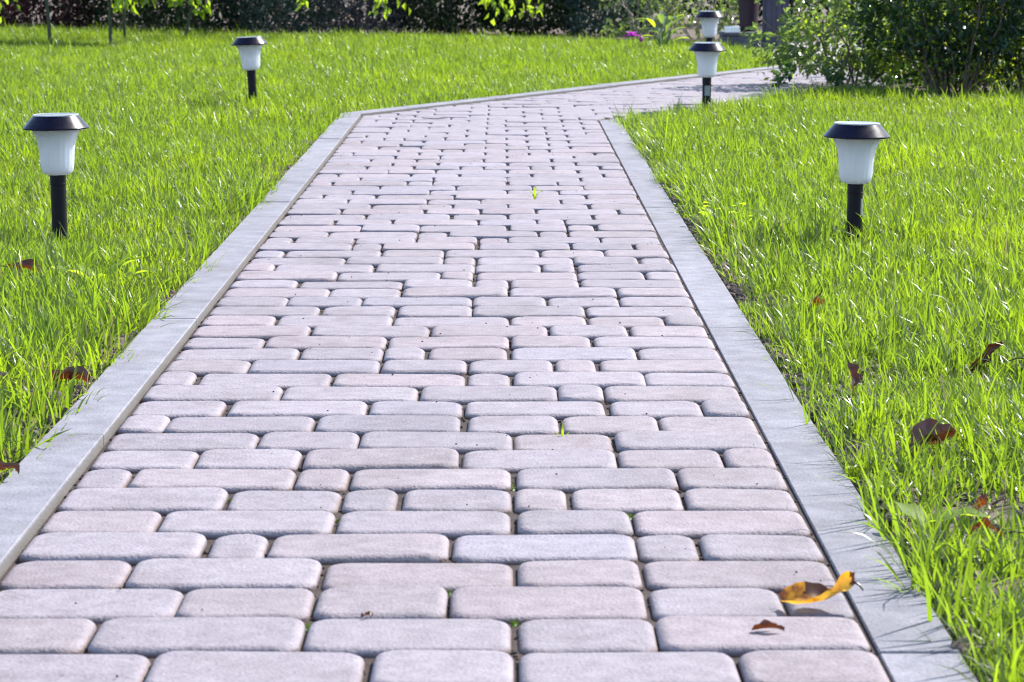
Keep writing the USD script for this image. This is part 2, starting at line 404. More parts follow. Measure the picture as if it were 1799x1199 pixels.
def add_stone(poly, region, dist):
    poly = poly.intersection(region)
    if poly.is_empty or poly.geom_type != "Polygon" or poly.area < 0.0009:
        return
    poly = poly.buffer(-JOINT / 2, join_style="mitre")
    if poly.is_empty or poly.geom_type != "Polygon":
        return
    r = min(0.0215, 0.42 * math.sqrt(poly.area))
    core = poly.buffer(-r, join_style="mitre")
    while (core.is_empty or core.geom_type != "Polygon") and r > 0.004:
        r *= 0.7
        core = poly.buffer(-r, join_style="mitre")
    if core.is_empty or core.geom_type != "Polygon":
        return
    out = core.buffer(r, quad_segs=4)
    xy = np.array(shapely.geometry.polygon.orient(out.simplify(0.0004)).exterior.coords)[:-1]
    stones.append((dist, xy))


for row in range(-6, 75):
    ya = ROW0 + row * PITCH_Y
    lo, hi = (-8, 5) if ya < 9.2 else (-12, 18)
    if 0 <= row < len(ROWS):
        ks = ROWS[row]
    else:
        ks = random_row(lo, hi)
    edges = [lo - (ya >= 9.2)] + ks + [hi]
    for a, b in zip(edges[:-1], edges[1:]):
        j = rng.normal(0, 0.0012, 2)
        x0, x1 = 0.011 + a * UNIT + j[0], 0.011 + b * UNIT + j[1]
        if ya >= 9.2 and b - a > 3:
            continue
        y_off = rng.normal(0, 0.0010)
        add_stone(sbox(x0, ya + y_off, x1, ya + PITCH_Y + y_off), first_part, ya)
for row in range(0, 60):
    s = row * PITCH_Y
    ks = random_row(-2, 16)
    for a, b in zip([-2] + ks, ks + [16]):
        q = np.array([(s, a * UNIT), (s, b * UNIT), (s + PITCH_Y, b * UNIT), (s + PITCH_Y, a * UNIT)])
        poly = Polygon([tuple(PL + D2 * u + N2 * w) for u, w in q])
        add_stone(shapely.geometry.polygon.orient(poly), second_part, 10 + s)

stones.sort(key=lambda t: t[0])
paver_mats = ["paver_lilac", "paver_lilac", "paver_lilac", "paver_warm", "paver_blue", "paver_lilac", "paver_lilac", "paver_warm", "paver_rose"]
rest = {}
shown = 0


def paver_mesh(xy, simple):
    lift = rng.normal(0, 0.0010)
    if simple:
        rings = [(0, -0.03), (0, -0.0062), (0.0024, -0.0015), (0.0075, 0.0)]
    else:
        rings = [(0, -0.03), (0, -0.0062), (0.0011, -0.0037), (0.0034, -0.0015), (0.0066, -0.0004), (0.0098, 0.0)]
    small = min(np.ptp(xy[:, 0]), np.ptp(xy[:, 1])) < 0.035
    if small:
        rings = [(d * 0.5, z) for d, z in rings]
    if not simple:                          # worn edges: uneven outline, a chip here and there
        q = np.column_stack([xy * 70, np.zeros(len(xy))])
        xy = inset(xy, np.zeros(len(xy)) + 0.0018 * np.clip(meshkit.noise(q, 3) - 0.45, 0, 1))
    v, f = prism_rings(xy, rings)
    if not simple:
        q = np.column_stack([v[:, :2] * 55, v[:, 2] * 0])
        v[:, 2] += np.where(v[:, 2] > -0.02, 0.0016 * (meshkit.noise(q, 8) - 0.5), 0)
    c = v.mean(0)
    tilt = rng.normal(0, 0.006, 2)
    up = v[:, 2] > -0.02
    v[up, 2] += lift + ((v[up, :2] - c[:2]) * tilt).sum(1)
    return v, f


for dist, xy in stones:
    if dist < ROW0 - 0.2:                  # in front of the frame's lower edge
        rest.setdefault("near", MB()).add(*paver_mesh(xy, True))
        continue
    if shown < 300:
        shown += 1
        obj("paver", paver_mesh(xy, dist > 5.5), paver_mats[int(rng.integers(len(paver_mats)))], path, smooth=40)
    else:
        rest.setdefault("far", MB()).add(*paver_mesh(xy, True))
obj("distant_paving", rest["far"].get(), "paver_lilac", path, smooth=40, kind="stuff")
obj("near_paving", rest["near"].get(), "paver_lilac", path, smooth=40, kind="stuff")

# ------------------------------------------------------------------ kerbs, one stone after the other
def kerb_line(name, label, stones_xy, top, m):
    k = thing(name, kind="structure", label=label)
    for q in stones_xy:
        q = np.array(q, float)
        if Polygon(q).exterior.is_ccw is False:
            q = q[::-1]
        q = inset(q, 0.0016)
        dz = rng.normal(0, 0.0008)
        v, f = prism_rings(q, [(0, -0.095), (0, top - 0.0012 + dz), (0.0012, top + dz)])
        obj("kerb_stone", (v, f), m, k)


def lerp_line(ys, inner, outer):
    return [[(inner, a), (outer, a), (outer, b), (inner, b)] for a, b in zip(ys[:-1], ys[1:])]


t = math.tan(BEND / 2)
ys = [1.37, 2.39, 3.408, 4.465, 5.455, 6.471, 7.488, 8.523]
left = lerp_line(ys, XL, XL - KW) + [[(XL, ys[-1]), (XL - KW, ys[-1]), (XL - KW, PL[1] + KW * t), (XL, PL[1])]]
for i in range(6):
    a, b = i * 1.02, (i + 1) * 1.02
    i0, i1 = PL + D2 * a, PL + D2 * b
    o0, o1 = i0 - N2 * KW, i1 - N2 * KW
    if i == 0:
        o0 = PL + np.array([-KW, KW * t])
    left.append([tuple(i0), tuple(i1), tuple(o1), tuple(o0)])
kerb_line("kerb", "pale blue grey concrete kerb along the left and far edge of the path", left, 0.0075, "kerb_concrete")
ys = [1.37, 2.39, 3.42, 4.448, 5.50, 6.471, 7.49, 8.51]
right = lerp_line(ys, XR, XR + KW) + [[(XR, ys[-1]), (XR + KW, ys[-1]), (XR + KW, PR[1] - KW * t), (XR, PR[1])]]
for i in range(6):
    a, b = i * 1.02, (i + 1) * 1.02
    i0, i1 = PR + D2 * a, PR + D2 * b
    o0, o1 = i0 + N2 * KW, i1 + N2 * KW
    if i == 0:
        o0 = PR + np.array([KW, -KW * t])
    right.append([tuple(i0), tuple(i1), tuple(o1), tuple(o0)])
kerb_line("kerb", "pale blue grey concrete kerb along the right edge of the path", right, -0.0045, "flush_kerb_concrete")

# ------------------------------------------------------------------ paved terrace behind the right-hand bushes
terrace = thing("terrace", kind="structure", label="pale sunlit paved ground behind the bushes on the right")
tb = MB()
for a in np.arange(1.0, 7.0, 0.30):
    for b in np.arange(11.5, 20.0, 0.30):
        q = sbox(a, b, a + 0.295, b + 0.295).intersection(TERRACE)
        if q.geom_type == "Polygon" and q.area > 0.004:
            q = q.buffer(-0.002, join_style="mitre")
            if q.is_empty or q.geom_type != "Polygon":
                continue
            xy = np.array(shapely.geometry.polygon.orient(q.simplify(0.002)).exterior.coords)[:-1]
            dz = rng.normal(0, 0.001)
            tb.add(*prism_rings(xy, [(0, -0.06), (0, -0.006 + dz), (0.003, -0.003 + dz)]))
obj("paving_slabs", tb.get(), "pale_slab", terrace, kind="stuff")

# ------------------------------------------------------------------ grass
def blade(rng, L, W, lean, curl, az, x, y, seg=5):
    s = np.linspace(0, 1, seg)
    ang = lean + curl * s ** 1.4                          # angle from the vertical
    d = np.stack([np.sin(ang), np.cos(ang)], 1)
    step = np.vstack([[0, 0], (d[:-1] + d[1:]) / 2 * L / (seg - 1)])
    c = np.cumsum(step, 0)
    w = W * np.array([0.75, 1.0, 0.92, 0.62, 0.06]) if seg == 5 else W * np.interp(s, [0, 0.25, 0.6, 1], [0.75, 1, 0.85, 0.06])
    tw = rng.normal(0, 0.5) * s
    h = np.array([math.cos(az), math.sin(az), 0])
    side0 = np.array([-math.sin(az), math.cos(az), 0])
    v = []
    for i in range(seg):
        p = np.array([x, y, 0]) + h * c[i, 0] + np.array([0, 0, c[i, 1]])
        nrm = -h * d[i, 1] + np.array([0, 0, d[i, 0]])
        side = side0 * math.cos(tw[i]) + nrm * math.sin(tw[i])
        v += [p - side * w[i] / 2, p + side * w[i] / 2]
    f = []
    for i in range(seg - 1):
        f += [(2 * i, 2 * i + 1, 2 * i + 3), (2 * i, 2 * i + 3, 2 * i + 2)]
    return np.array(v), np.array(f)


def tuft(seed, n, L, W, spread, leanm, dead=0):
    r = np.random.default_rng(seed)
    mb = MB()
    for _ in range(n):
        a, rad = r.uniform(0, 2 * np.pi), spread * math.sqrt(r.uniform())
        az = a + r.normal(0, 0.9)
        l = L * r.uniform(0.55, 1.2)
        mb.add(*blade(r, l, W * r.uniform(0.7, 1.25), abs(r.normal(0, leanm)), r.uniform(0.1, 1.2) * r.choice([1, 1, 1, 1.8]), az, rad * math.cos(a), rad * math.sin(a)))
    return mb.get()


def frustum_half(y):
    return 0.178 * y + 1.0


LAWN = Polygon([(-9, 0.8), (9, 0.8), (9, 10.8), (1.7, 10.95), (1.26, 11.35), (1.5, 13.0), (1.33, 13.6), (1.36, 15.5), (1.16, 15.78), (1.0, 16.4), (0.75, 16.9), (0.4, 17.3), (-1.2, 17.8), (-2.2, 18.5), (-9, 18.9)]).difference(OUTER.buffer(0.003))


def bare(x, y):
    """0 = full grass, towards 1 = bare soil, in the worn strips beside the kerbs."""
    q = np.stack([x, y, np.zeros_like(x)], 1)
    n = meshkit.fbm(q * 4.5, 3, 21)
    dl, dr = (XL - KW) - x, x - (XR + KW)
    wl = np.clip(1.12 - dl / (0.05 + 0.10 * n), 0, 1) * ((y > 2.2) & (y < 8.2)) * (dl > 0)
    patch = np.clip((meshkit.fbm(q * 2.4, 2, 33) - 0.40) * 6, 0, 1)
    wl *= np.clip((8.2 - y) / 1.6, 0, 1) * patch
    wr = np.clip(1.1 - dr / (0.025 + 0.055 * n), 0, 1) * (dr > 0) * np.clip((y - 3.9) / 0.7, 0, 1) * np.clip((7.4 - y) / 1.2, 0, 1)
    near_left = np.clip(0.9 - dl / 0.30, 0, 0.75) * (dl > 0) * np.clip((4.0 - y) / 0.5, 0, 1)
    return np.clip(np.maximum(np.maximum(wl, wr * patch), near_left * (0.4 + 0.6 * patch)), 0, 1)


rg = np.random.default_rng(77)
protos, P, S, K = [], [], [], []
for i in range(8):
    protos.append(("blade_tuft", tuft(100 + i, 20, 0.054, 0.0025, 0.031, 0.50), "grass_blade"))
for i in range(3):
    protos.append(("long_tuft", tuft(200 + i, 7, 0.088, 0.0034, 0.02, 0.5), "grass_blade"))
for i in range(2):
    protos.append(("dry_tuft", tuft(300 + i, 6, 0.05, 0.0022, 0.03, 0.75), "dry_blade"))
for i in range(3):
    protos.append(("short_tuft", tuft(400 + i, 14, 0.036, 0.0024, 0.030, 0.65), "grass_blade"))
y_edges = np.arange(1.7, 18.3, 0.3)
for ya in y_edges:
    hw = frustum_half(ya + 0.3)
    dens = 1550 if ya < 5 else 1300 if ya < 9 else 950
    n = int(dens * 2 * hw * 0.3)
    x = rg.uniform(-hw, hw, n)
    y = rg.uniform(ya, ya + 0.3, n)
    ok = shapely.contains_xy(LAWN, x, y)
    b = bare(x, y)
    ok &= rg.uniform(size=n) > b * 0.88
    x, y, b = x[ok], y[ok], b[ok]
    q = np.stack([x, y, np.zeros_like(x)], 1)
    tall = meshkit.fbm(q * 2.1, 3, 4)
    u = rg.uniform(size=len(x))
    k = rg.integers(0, 8, len(x))
    k = np.where(u > 0.93, rg.integers(8, 11, len(x)), k)
    k = np.where((u > 0.62) & (u < 0.84), rg.integers(13, 16, len(x)), k)      # short undergrowth
    k = np.where((u < 0.05 + 0.25 * b), rg.integers(11, 13, len(x)), k)
    k = np.where((u > 0.4) & (u < 0.4 + 0.5 * (b > 0.15)), rg.integers(13, 16, len(x)), k)
    s = (0.42 + 1.0 * tall) * rg.uniform(0.78, 1.2, len(x))
    dr, dl = x - (XR + KW), (XL - KW) - x                 # short and thin right beside the kerbs
    s *= np.where((dr > 0) & (y < 9.4), np.clip(0.42 + dr / 0.10, 0, 1), 1) * np.where((dl > 0) & (y < 9.6), np.clip(0.72 + dl / 0.14, 0, 1), 1)
    P.append(np.stack([x, y, soil_height(x, y) - 0.004], 1))
    S.append(s)
    K.append(k)
# long blades leaning over the right kerb in the foreground
for ya, yb, n in ((1.9, 2.9, 34), (2.9, 3.8, 12), (9.0, 9.5, 8)):
    y = rg.uniform(ya, yb, n)
    x = XR + KW + 0.004 + np.abs(rg.normal(0, 0.02, n))
    P.append(np.stack([x, y, np.full(n, -0.024)], 1))
    S.append(rg.uniform(0.75, 1.25, n))
    K.append(rg.integers(8, 11, n))
P, S, K = np.vstack(P), np.concatenate(S), np.concatenate(K)
keep = ~shapely.contains_xy(OUTER.buffer(0.002), P[:, 0], P[:, 1])
for lx, ly, lr in ((0.475, 3.34, 0.05), (0.492, 3.0, 0.04), (0.65, 3.96, 0.04), (0.70, 3.9, 0.03), (-0.85, 5.0, 0.06), (0.47, 2.93, 0.045), (-0.66, 4.93, 0.03), (0.49, 4.52, 0.03), (0.437, 3.6, 0.025)):
    # grass pressed down by the bigger fallen leaves
    keep &= ~((np.hypot((P[:, 0] - lx), (P[:, 1] - ly) * 0.6) < lr) & (rg.uniform(size=len(P)) < 0.8))
P, S, K = P[keep], S[keep], K[keep]


def scatter(name, protos, P, S, K, rng, tiltsd=0.08, parent=None, zrot=None, **tags):
    base = numbered((str(parent.GetPath()) if parent is not None else "/World") + "/" + name)
    pi = UsdGeom.PointInstancer.Define(stage, base)
    paths = []
    for nm, mesh, m in protos:
        pth = numbered(f"{base}/{nm}")
        usdkit.mesh(stage, pth, mesh, MAT[m], smooth=True if nm.endswith("tuft") else False)
        paths.append(pth)
    pi.CreatePrototypesRel().SetTargets([Sdf.Path(p) for p in paths])
    n = len(P)
    rz = rng.uniform(0, 2 * np.pi, n) if zrot is None else zrot
    tx, ty = rng.normal(0, tiltsd, n), rng.normal(0, tiltsd, n)
    cz, sz = np.cos(rz / 2), np.sin(rz / 2)
    w, xq, yq, zq = cz, tx / 2 * cz + ty / 2 * sz, ty / 2 * cz - tx / 2 * sz, sz
    q = np.stack([w, xq, yq, zq], 1)
    q /= np.linalg.norm(q, axis=1, keepdims=True)
    pi.CreatePositionsAttr(Vt.Vec3fArray.FromNumpy(P.astype(np.float32)))
    pi.CreateScalesAttr(Vt.Vec3fArray.FromNumpy(np.repeat(S[:, None], 3, 1).astype(np.float32)))
    pi.CreateProtoIndicesAttr(Vt.IntArray.FromNumpy(K.astype(np.int32)))
    pi.CreateOrientationsAttr(Vt.QuathArray([Gf.Quath(float(a), float(b), float(c), float(d)) for a, b, c, d in q]))
    return tag(pi, **tags)


scatter("lawn_grass", protos, P, S, K, rg, label="bright sunlit green lawn grass on both sides of the paved path", category="grass", kind="stuff")

# crumbs of soil in the worn strips
crumbs = []
for i in range(4):
    m = trimesh.creation.icosphere(1, 0.006)
    r = np.random.default_rng(500 + i)
    m.vertices = m.vertices * (1 + r.normal(0, 0.22, (len(m.vertices), 1))) * [1.15, 1, 0.75]
    crumbs.append(("soil_crumb", m, "soil_crumb"))
grits = [("grit_grain", m, "joint_sand") for _, m, _ in crumbs]
n = 16000
y = rg.uniform(1.9, 8.5, n)
side = rg.uniform(size=n) < 0.55
off = np.abs(rg.normal(0, 0.09, n)) + 0.003
x = np.where(side, XL - KW - off, XR + KW + off)
ok = rg.uniform(size=n) < 0.25 + bare(x, y)
x, y = x[ok], y[ok]
cs = rg.gamma(2.0, 0.28, len(x)) + 0.2
scatter("soil_crumbs", crumbs, np.stack([x, y, soil_height(x, y) + 0.001], 1), np.minimum(cs, 1.7), rg.integers(0, 4, len(x)), rg, 0.6,
        label="brown crumbs of soil in the worn strips beside the kerbs", category="soil", kind="stuff")

n = 14000
x, y = rg.uniform(XL, XR, n), rg.uniform(2.1, 8.0, n)
zg = np.where(rg.uniform(size=n) < 0.985, -0.0071, 0.0006)
scatter("joint_grit", grits, np.stack([x, y, zg], 1), np.where(zg < 0, rg.uniform(0.15, 0.42, n), rg.uniform(0.08, 0.2, n)), rg.integers(0, 4, n), rg, 0.5,
        label="brown grit in the joints of the paving and a few specks on the blocks", category="grit", kind="stuff")

# ------------------------------------------------------------------ garden lamps
def make_lamp(x, y, rotz, tilt, label, sink=0.0):
    t = thing("garden_lamp", (x, y, -sink), rotz, tilt, label=label, category="garden lamp", group="solar garden lamps beside the path")
    obj("post", lathe([(0.0001, -0.05), (0.0125, -0.03), (0.0150, 0.0), (0.0150, 0.094), (0.0155, 0.095), (0.0155, 0.1115), (0.0150, 0.112), (0.008, 0.1122)], 28), "post_plastic", t, smooth=35)
    ring = lathe([(0.0151, 0.0925), (0.0162, 0.0930), (0.0162, 0.0948), (0.0152, 0.0953)], 28)
    obj("collar", ring, "post_plastic", t, smooth=30)
    prof = [(0.0205, 0.1125), (0.0265, 0.1152), (0.0304, 0.1205), (0.0322, 0.129), (0.0331, 0.142), (0.0341, 0.157), (0.0359, 0.171), (0.0392, 0.184), (0.0432, 0.193), (0.0482, 0.2012)]
    inner = [(r - 0.0016, z + (0.0012 if i == 0 else 0)) for i, (r, z) in enumerate(prof)]
    fl = lambda a, i: 0.00045 * np.cos(a * 20) * min(1, i / 3)
    outer = lathe(prof, 80, fl)
    inv, inf = lathe(inner, 80, fl)
    base = lathe([(0.0001, 0.1125), (0.0205, 0.1125)], 80)
    m = MB().add(*outer).add(inv, inf[:, ::-1]).add(base[0], base[1][:, ::-1])
    obj("lamp_shade", m.get(), "frosted_shade", t, smooth=50)
    cap = obj("cap", lathe([(0.0001, 0.2025), (0.0460, 0.2022), (0.0618, 0.2018), (0.0640, 0.2026), (0.0643, 0.2046), (0.0630, 0.2065), (0.0455, 0.2272), (0.0440, 0.2288), (0.0001, 0.2290)], 56), "cap_plastic", t, smooth=32)
    obj("cap_rim", lathe([(0.0447, 0.2280), (0.0447, 0.2302), (0.0420, 0.2308), (0.0405, 0.2301), (0.0405, 0.2292)], 56), "cap_rim", cap, smooth=30)
    obj("solar_panel", lathe([(0.0404, 0.2291), (0.0402, 0.2300), (0.0390, 0.2304), (0.0001, 0.2306)], 40), "solar_cell", cap, smooth=30)
    # label on the post
    a = np.linspace(-0.62, 0.62, 9)
    v = np.vstack([np.stack([0.01545 * np.cos(a), 0.01545 * np.sin(a), np.full(9, z)], 1) for z in (0.050, 0.084)])
    f = [(i, i + 1, i + 10, i + 9) for i in range(8)]
    obj("sticker", (v, np.array(f)), "sticker_paper", t, smooth=True)
    return t


make_lamp(-0.868, 5.735, math.radians(35), (0, -0.8), "black capped solar lamp at the left frame edge, nearest lamp on the left lawn", -0.014)
make_lamp(0.684, 5.692, math.radians(-14), (0, 0.7), "black capped solar lamp alone on the right lawn, nearest lamp on that side", 0.0)
make_lamp(-0.888, 10.476, math.radians(40), (-1, -3.0), "solar lamp leaning slightly left, farther back on the left lawn", -0.006)
make_lamp(0.697, 10.059, math.radians(-84), (0, 0.3), "solar lamp with a grey sticker facing forward, where the path bends", 0.0)
make_lamp(0.934, 13.322, math.radians(60), (0, 0.0), "farthest solar lamp, standing on the lawn beyond the bend", -0.026)

# ------------------------------------------------------------------ shrubs and bushes
def crown_leaves(seed, n, c, rad, L, W, zmin=0.02, shell=0.55, clump=7.0, thr=0.42, up=0.2, droop=0.0):
    """Leaves spread through an ellipsoid, gathered in clumps with gaps."""
    r = np.random.default_rng(seed)
    got = []
    have = 0
    while have < n:
        d = r.normal(size=(n * 2, 3))
        d /= np.linalg.norm(d, axis=1, keepdims=True)
        k = r.uniform(size=(n * 2, 1)) ** (1 / 3)
        k = np.where(r.uniform(size=(n * 2, 1)) < shell, 1 - 0.28 * r.uniform(size=(n * 2, 1)) ** 2, k)
        lump = 0.78 + 0.44 * meshkit.noise(d * 2.3 + 11.0 * seed, seed)
        p = np.asarray(c) + d * k * lump[:, None] * np.asarray(rad)
        ok = (p[:, 2] > zmin) & (meshkit.noise(p * clump, seed + 3) > thr)
        got.append(np.hstack([p[ok], d[ok]]))
        have += ok.sum()
    a = np.vstack(got)[:n]
    p, d = a[:, :3], a[:, 3:]
    u = d * 0.7 + r.normal(0, 0.6, p.shape) + [0, 0, -droop]
    nn = d * 0.4 + r.normal(0, 0.55, p.shape) + [0, 0, up + 0.4]
    return leaf_quads(p, u, nn, L * r.uniform(0.6, 1.25, n), W * r.uniform(0.7, 1.2, n))


def stems(seed, c, n, spread, h, r0, sides=5, wob=0.03):
    r = np.random.default_rng(seed)
    mb = MB()
    for _ in range(n):
        a = r.uniform(0, 2 * np.pi)
        b = np.array([c[0], c[1], -0.02]) + np.array([math.cos(a), math.sin(a), 0]) * spread * 0.35 * math.sqrt(r.uniform())
        e = b + np.array([math.cos(a), math.sin(a), 0]) * spread * r.uniform(0.3, 1.0) + [0, 0, h * r.uniform(0.7, 1.1)]
        s = np.linspace(0, 1, 6)[:, None]
        p = b + (e - b) * np.hstack([s ** 1.4, s ** 1.4, s]) + r.normal(0, wob, (6, 3)) * s * (1 - s) * 3
        mb.add(*tube(p, r0 * (1 - 0.7 * s[:, 0]) * r.uniform(0.6, 1.2), sides))
    return mb.get()


def bush(name, seed, x, y, rad, zc, n, L, W, leaf, bark, label, group, nst=10, sh=None, category="bush", zmin=0.02, low=None, **kw):
    t = thing(name, (x, y, 0), label=label, category=category, group=group)
    mb = MB().add(*crown_leaves(seed, n, (0, 0, zc), rad, L, W, zmin=zmin, **kw))
    if low:                                               # sparse leaves on the lower stems, sunlit look put into their brighter colour
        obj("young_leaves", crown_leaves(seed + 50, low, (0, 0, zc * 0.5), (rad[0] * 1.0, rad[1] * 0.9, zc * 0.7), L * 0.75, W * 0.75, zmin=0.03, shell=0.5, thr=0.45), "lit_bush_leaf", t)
    obj("foliage", mb.get(), leaf, t)
    obj("stems", stems(seed + 9, (0, 0), nst, sh or rad[0] * 0.8, zc * 1.2, 0.007), bark, t, smooth=True)
    return t


RG = "dark bushes at the right beside the path"
bush("garden_bush", 31, 1.38, 11.75, (0.40, 0.30, 0.25), 0.27, 2700, 0.040, 0.022, "light_bush_leaf", "bark", "grey green loose bush hanging over the path edge, leftmost of the right bushes", RG, low=160, thr=0.42, zmin=0.06)
bush("garden_bush", 32, 1.74, 11.40, (0.38, 0.30, 0.30), 0.38, 6500, 0.032, 0.018, "bush_leaf", "bark", "dense dark green bush with bare stems, right of the grey green bush", RG, nst=40, low=1500, thr=0.33, zmin=0.08)
bush("garden_bush", 33, 2.12, 11.50, (0.36, 0.28, 0.34), 0.40, 4600, 0.032, 0.018, "bush_leaf", "bark", "dark bush with sunlit yellow green leaves low among its stems, near the right edge", RG, nst=34, low=1600, thr=0.34, zmin=0.07)
bush("garden_bush", 34, 2.50, 11.25, (0.34, 0.30, 0.38), 0.40, 5000, 0.036, 0.020, "bush_leaf", "bark", "dark bush cut by the right edge of the picture", RG, nst=22, low=1300, thr=0.34, zmin=0.05)
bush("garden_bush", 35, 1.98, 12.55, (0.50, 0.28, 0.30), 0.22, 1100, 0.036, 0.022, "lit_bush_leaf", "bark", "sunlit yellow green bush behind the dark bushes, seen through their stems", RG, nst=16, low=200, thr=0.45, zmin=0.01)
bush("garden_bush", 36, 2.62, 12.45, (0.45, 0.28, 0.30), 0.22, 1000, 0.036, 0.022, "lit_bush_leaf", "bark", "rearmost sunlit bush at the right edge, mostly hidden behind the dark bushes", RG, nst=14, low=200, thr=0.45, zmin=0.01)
gc = MB()
r = np.random.default_rng(444)
for k in range(150):
    gc.add(*crown_leaves(4000 + k, 16, (r.uniform(1.45, 2.95), r.uniform(11.35, 12.3), 0.02), (0.09, 0.08, r.uniform(0.05, 0.13)), 0.034, 0.019, zmin=-0.005, thr=0.1))
obj("ground_cover", gc.get(), "bush_leaf", label="low dark leafy ground cover under the bushes on the right", category="ground cover", kind="stuff")
# ragged low plant on the path's edge in front of the leftmost bush
t = thing("ground_plant", (1.17, 11.25, 0), label="small dark low plant on the path edge under the grey green bush", category="plant")
obj("foliage", crown_leaves(61, 130, (0, 0, 0.05), (0.12, 0.08, 0.06), 0.035, 0.020, zmin=0.005), "bush_leaf", t)
obj("stems", stems(62, (0, 0), 7, 0.07, 0.07, 0.002), "bark", t)

BG = "shrubs in the bed behind the lawn"
for i, (nm, x, y, rx, h, leaf, n, L, W, label) in enumerate([
    ("shrub", -4.05, 20.75, 0.45, 0.6, "blue_leaf", 2200, 0.05, 0.012, "grey green shrub at the far left end of the bed behind the lawn"),
    ("shrub", -3.30, 20.70, 0.48, 0.6, "purple_leaf", 2400, 0.035, 0.02, "brownish purple shrub behind the leftmost sapling stem"),
    ("shrub", -2.62, 20.80, 0.46, 0.6, "dark_leaf", 2400, 0.035, 0.02, "dark green shrub behind the two close sapling stems"),
    ("shrub", -1.98, 20.80, 0.42, 0.6, "dark_leaf", 2400, 0.035, 0.02, "black green shrub behind the short leafy sapling"),
    ("shrub", -1.52, 20.60, 0.36, 0.5, "blue_leaf", 2000, 0.055, 0.010, "dark bluish needle shrub above the left rear lamp"),
    ("shrub", -0.98, 20.75, 0.40, 0.5, "lavender_leaf", 2000, 0.05, 0.009, "greyish lavender shrub left of the first hanging leaf cluster"),
    ("shrub", -0.38, 20.80, 0.42, 0.6, "dark_leaf", 2400, 0.035, 0.02, "dark shrub between the two hanging leaf clusters"),
    ("shrub", 0.22, 20.65, 0.40, 0.6, "dark_leaf", 2400, 0.04, 0.02, "very dark shrub behind the second hanging leaf cluster"),
    ("shrub", 0.72, 20.30, 0.36, 0.55, "blue_leaf", 2000, 0.035, 0.02, "dark bluish shrub, right end of the dark bed"),
]):
    bush(nm, 70 + i, x * 0.9, y * 0.9 - 0.25 + (0.5 if x < -2.2 else 0.0), (rx * 0.95, 0.38, h * 0.62), h * 0.45, int(n * 1.9), L, W, leaf, "bark", label, BG, nst=9, category="shrub", zmin=0.0, thr=0.26, shell=0.45)
bush("rose_shrub", 91, 0.82, 17.4, (0.30, 0.26, 0.36), 0.30, 900, 0.035, 0.02, "light_bush_leaf", "pale_bark", "thin olive shrub with pale twigs behind the magenta flower", None, nst=14, category="shrub", thr=0.45)
bush("rose_shrub", 92, 1.18, 17.4, (0.34, 0.26, 0.40), 0.34, 1400, 0.04, 0.022, "light_bush_leaf", "pale_bark", "grey green shrub behind the farthest lamp", None, nst=12, category="shrub", thr=0.42)

hedge = thing("hedge", (0, 20.6, 0), label="tall dark hedge behind the shrub bed", category="hedge")
hb = MB()
for i in range(15):
    hb.add(*crown_leaves(120 + i, 2600, (-7 + i, 0, 0.62), (0.8, 0.5, 0.75), 0.07, 0.04, zmin=0.0, thr=0.3, shell=0.4))
obj("foliage", hb.get(), "dark_leaf", hedge)
hs = MB()
for i in range(30):
    hs.add(*stems(150 + i, (-7 + i * 0.5, 0.1), 3, 0.3, 1.0, 0.012))
obj("stems", hs.get(), "bark", hedge)

# ------------------------------------------------------------------ saplings on the left lawn and a weeping tree behind
def sapling(x, y, h, r, lean, label, leaves, zc, rad, seed, mat_leaf="yellow_green_leaf", bark="green_bark"):
    t = thing("sapling", (x, y, -0.02), label=label, category="sapling", group="young trees on the left lawn")
    s = np.linspace(0, 1, 9)
    rr = np.random.default_rng(seed)
    p = np.stack([lean[0] * s + rr.normal(0, 0.004, 9) * s, lean[1] * s, h * s], 1)
    obj("trunk", tube(p, r * (1 - 0.65 * s), 8), bark, t, smooth=True)
    top = np.array([lean[0] * zc / h, lean[1] * zc / h, zc])
    br = MB()
    for k in range(10):
        z = zc + rad[2] * rr.uniform(-0.8, 0.6)
        a = rr.uniform(0, 6.28)
        b = np.array([lean[0] * z / h, lean[1] * z / h, z])
        e = b + np.array([math.cos(a) * rad[0] * 0.8, math.sin(a) * rad[1] * 0.8, rad[2] * 0.25])
        q = np.linspace(0, 1, 4)[:, None]
        br.add(*tube(b + (e - b) * q, 0.004 * (1 - 0.7 * q[:, 0]), 4))
    obj("branches", br.get(), bark, t)
    obj("crown", crown_leaves(seed, leaves, top, rad, 0.062, 0.034, zmin=0.08, thr=0.4, droop=0.5), mat_leaf, t)


sapling(-2.407, 15.727, 1.7, 0.010, (-0.10, 0.0), "thin dark sapling stem at the left edge of the lawn, leftmost stem", 900, 1.25, (0.45, 0.45, 0.55), 201)
sapling(-2.166, 16.316, 1.8, 0.010, (-0.02, 0.0), "straight dark sapling stem, thickest of the pair of stems", 6500, 0.66, (0.46, 0.40, 0.36), 202)
sapling(-2.205, 17.237, 1.2, 0.010, (-0.02, 0.05), "faint thin sapling with yellow leaves close right of the straight stem", 130, 0.42, (0.16, 0.16, 0.24), 203)
sapling(-1.835, 17.044, 0.55, 0.011, (0.10, 0.0), "short leafy sapling leaning right, nearest the left rear lamp", 85, 0.26, (0.10, 0.10, 0.11), 204)

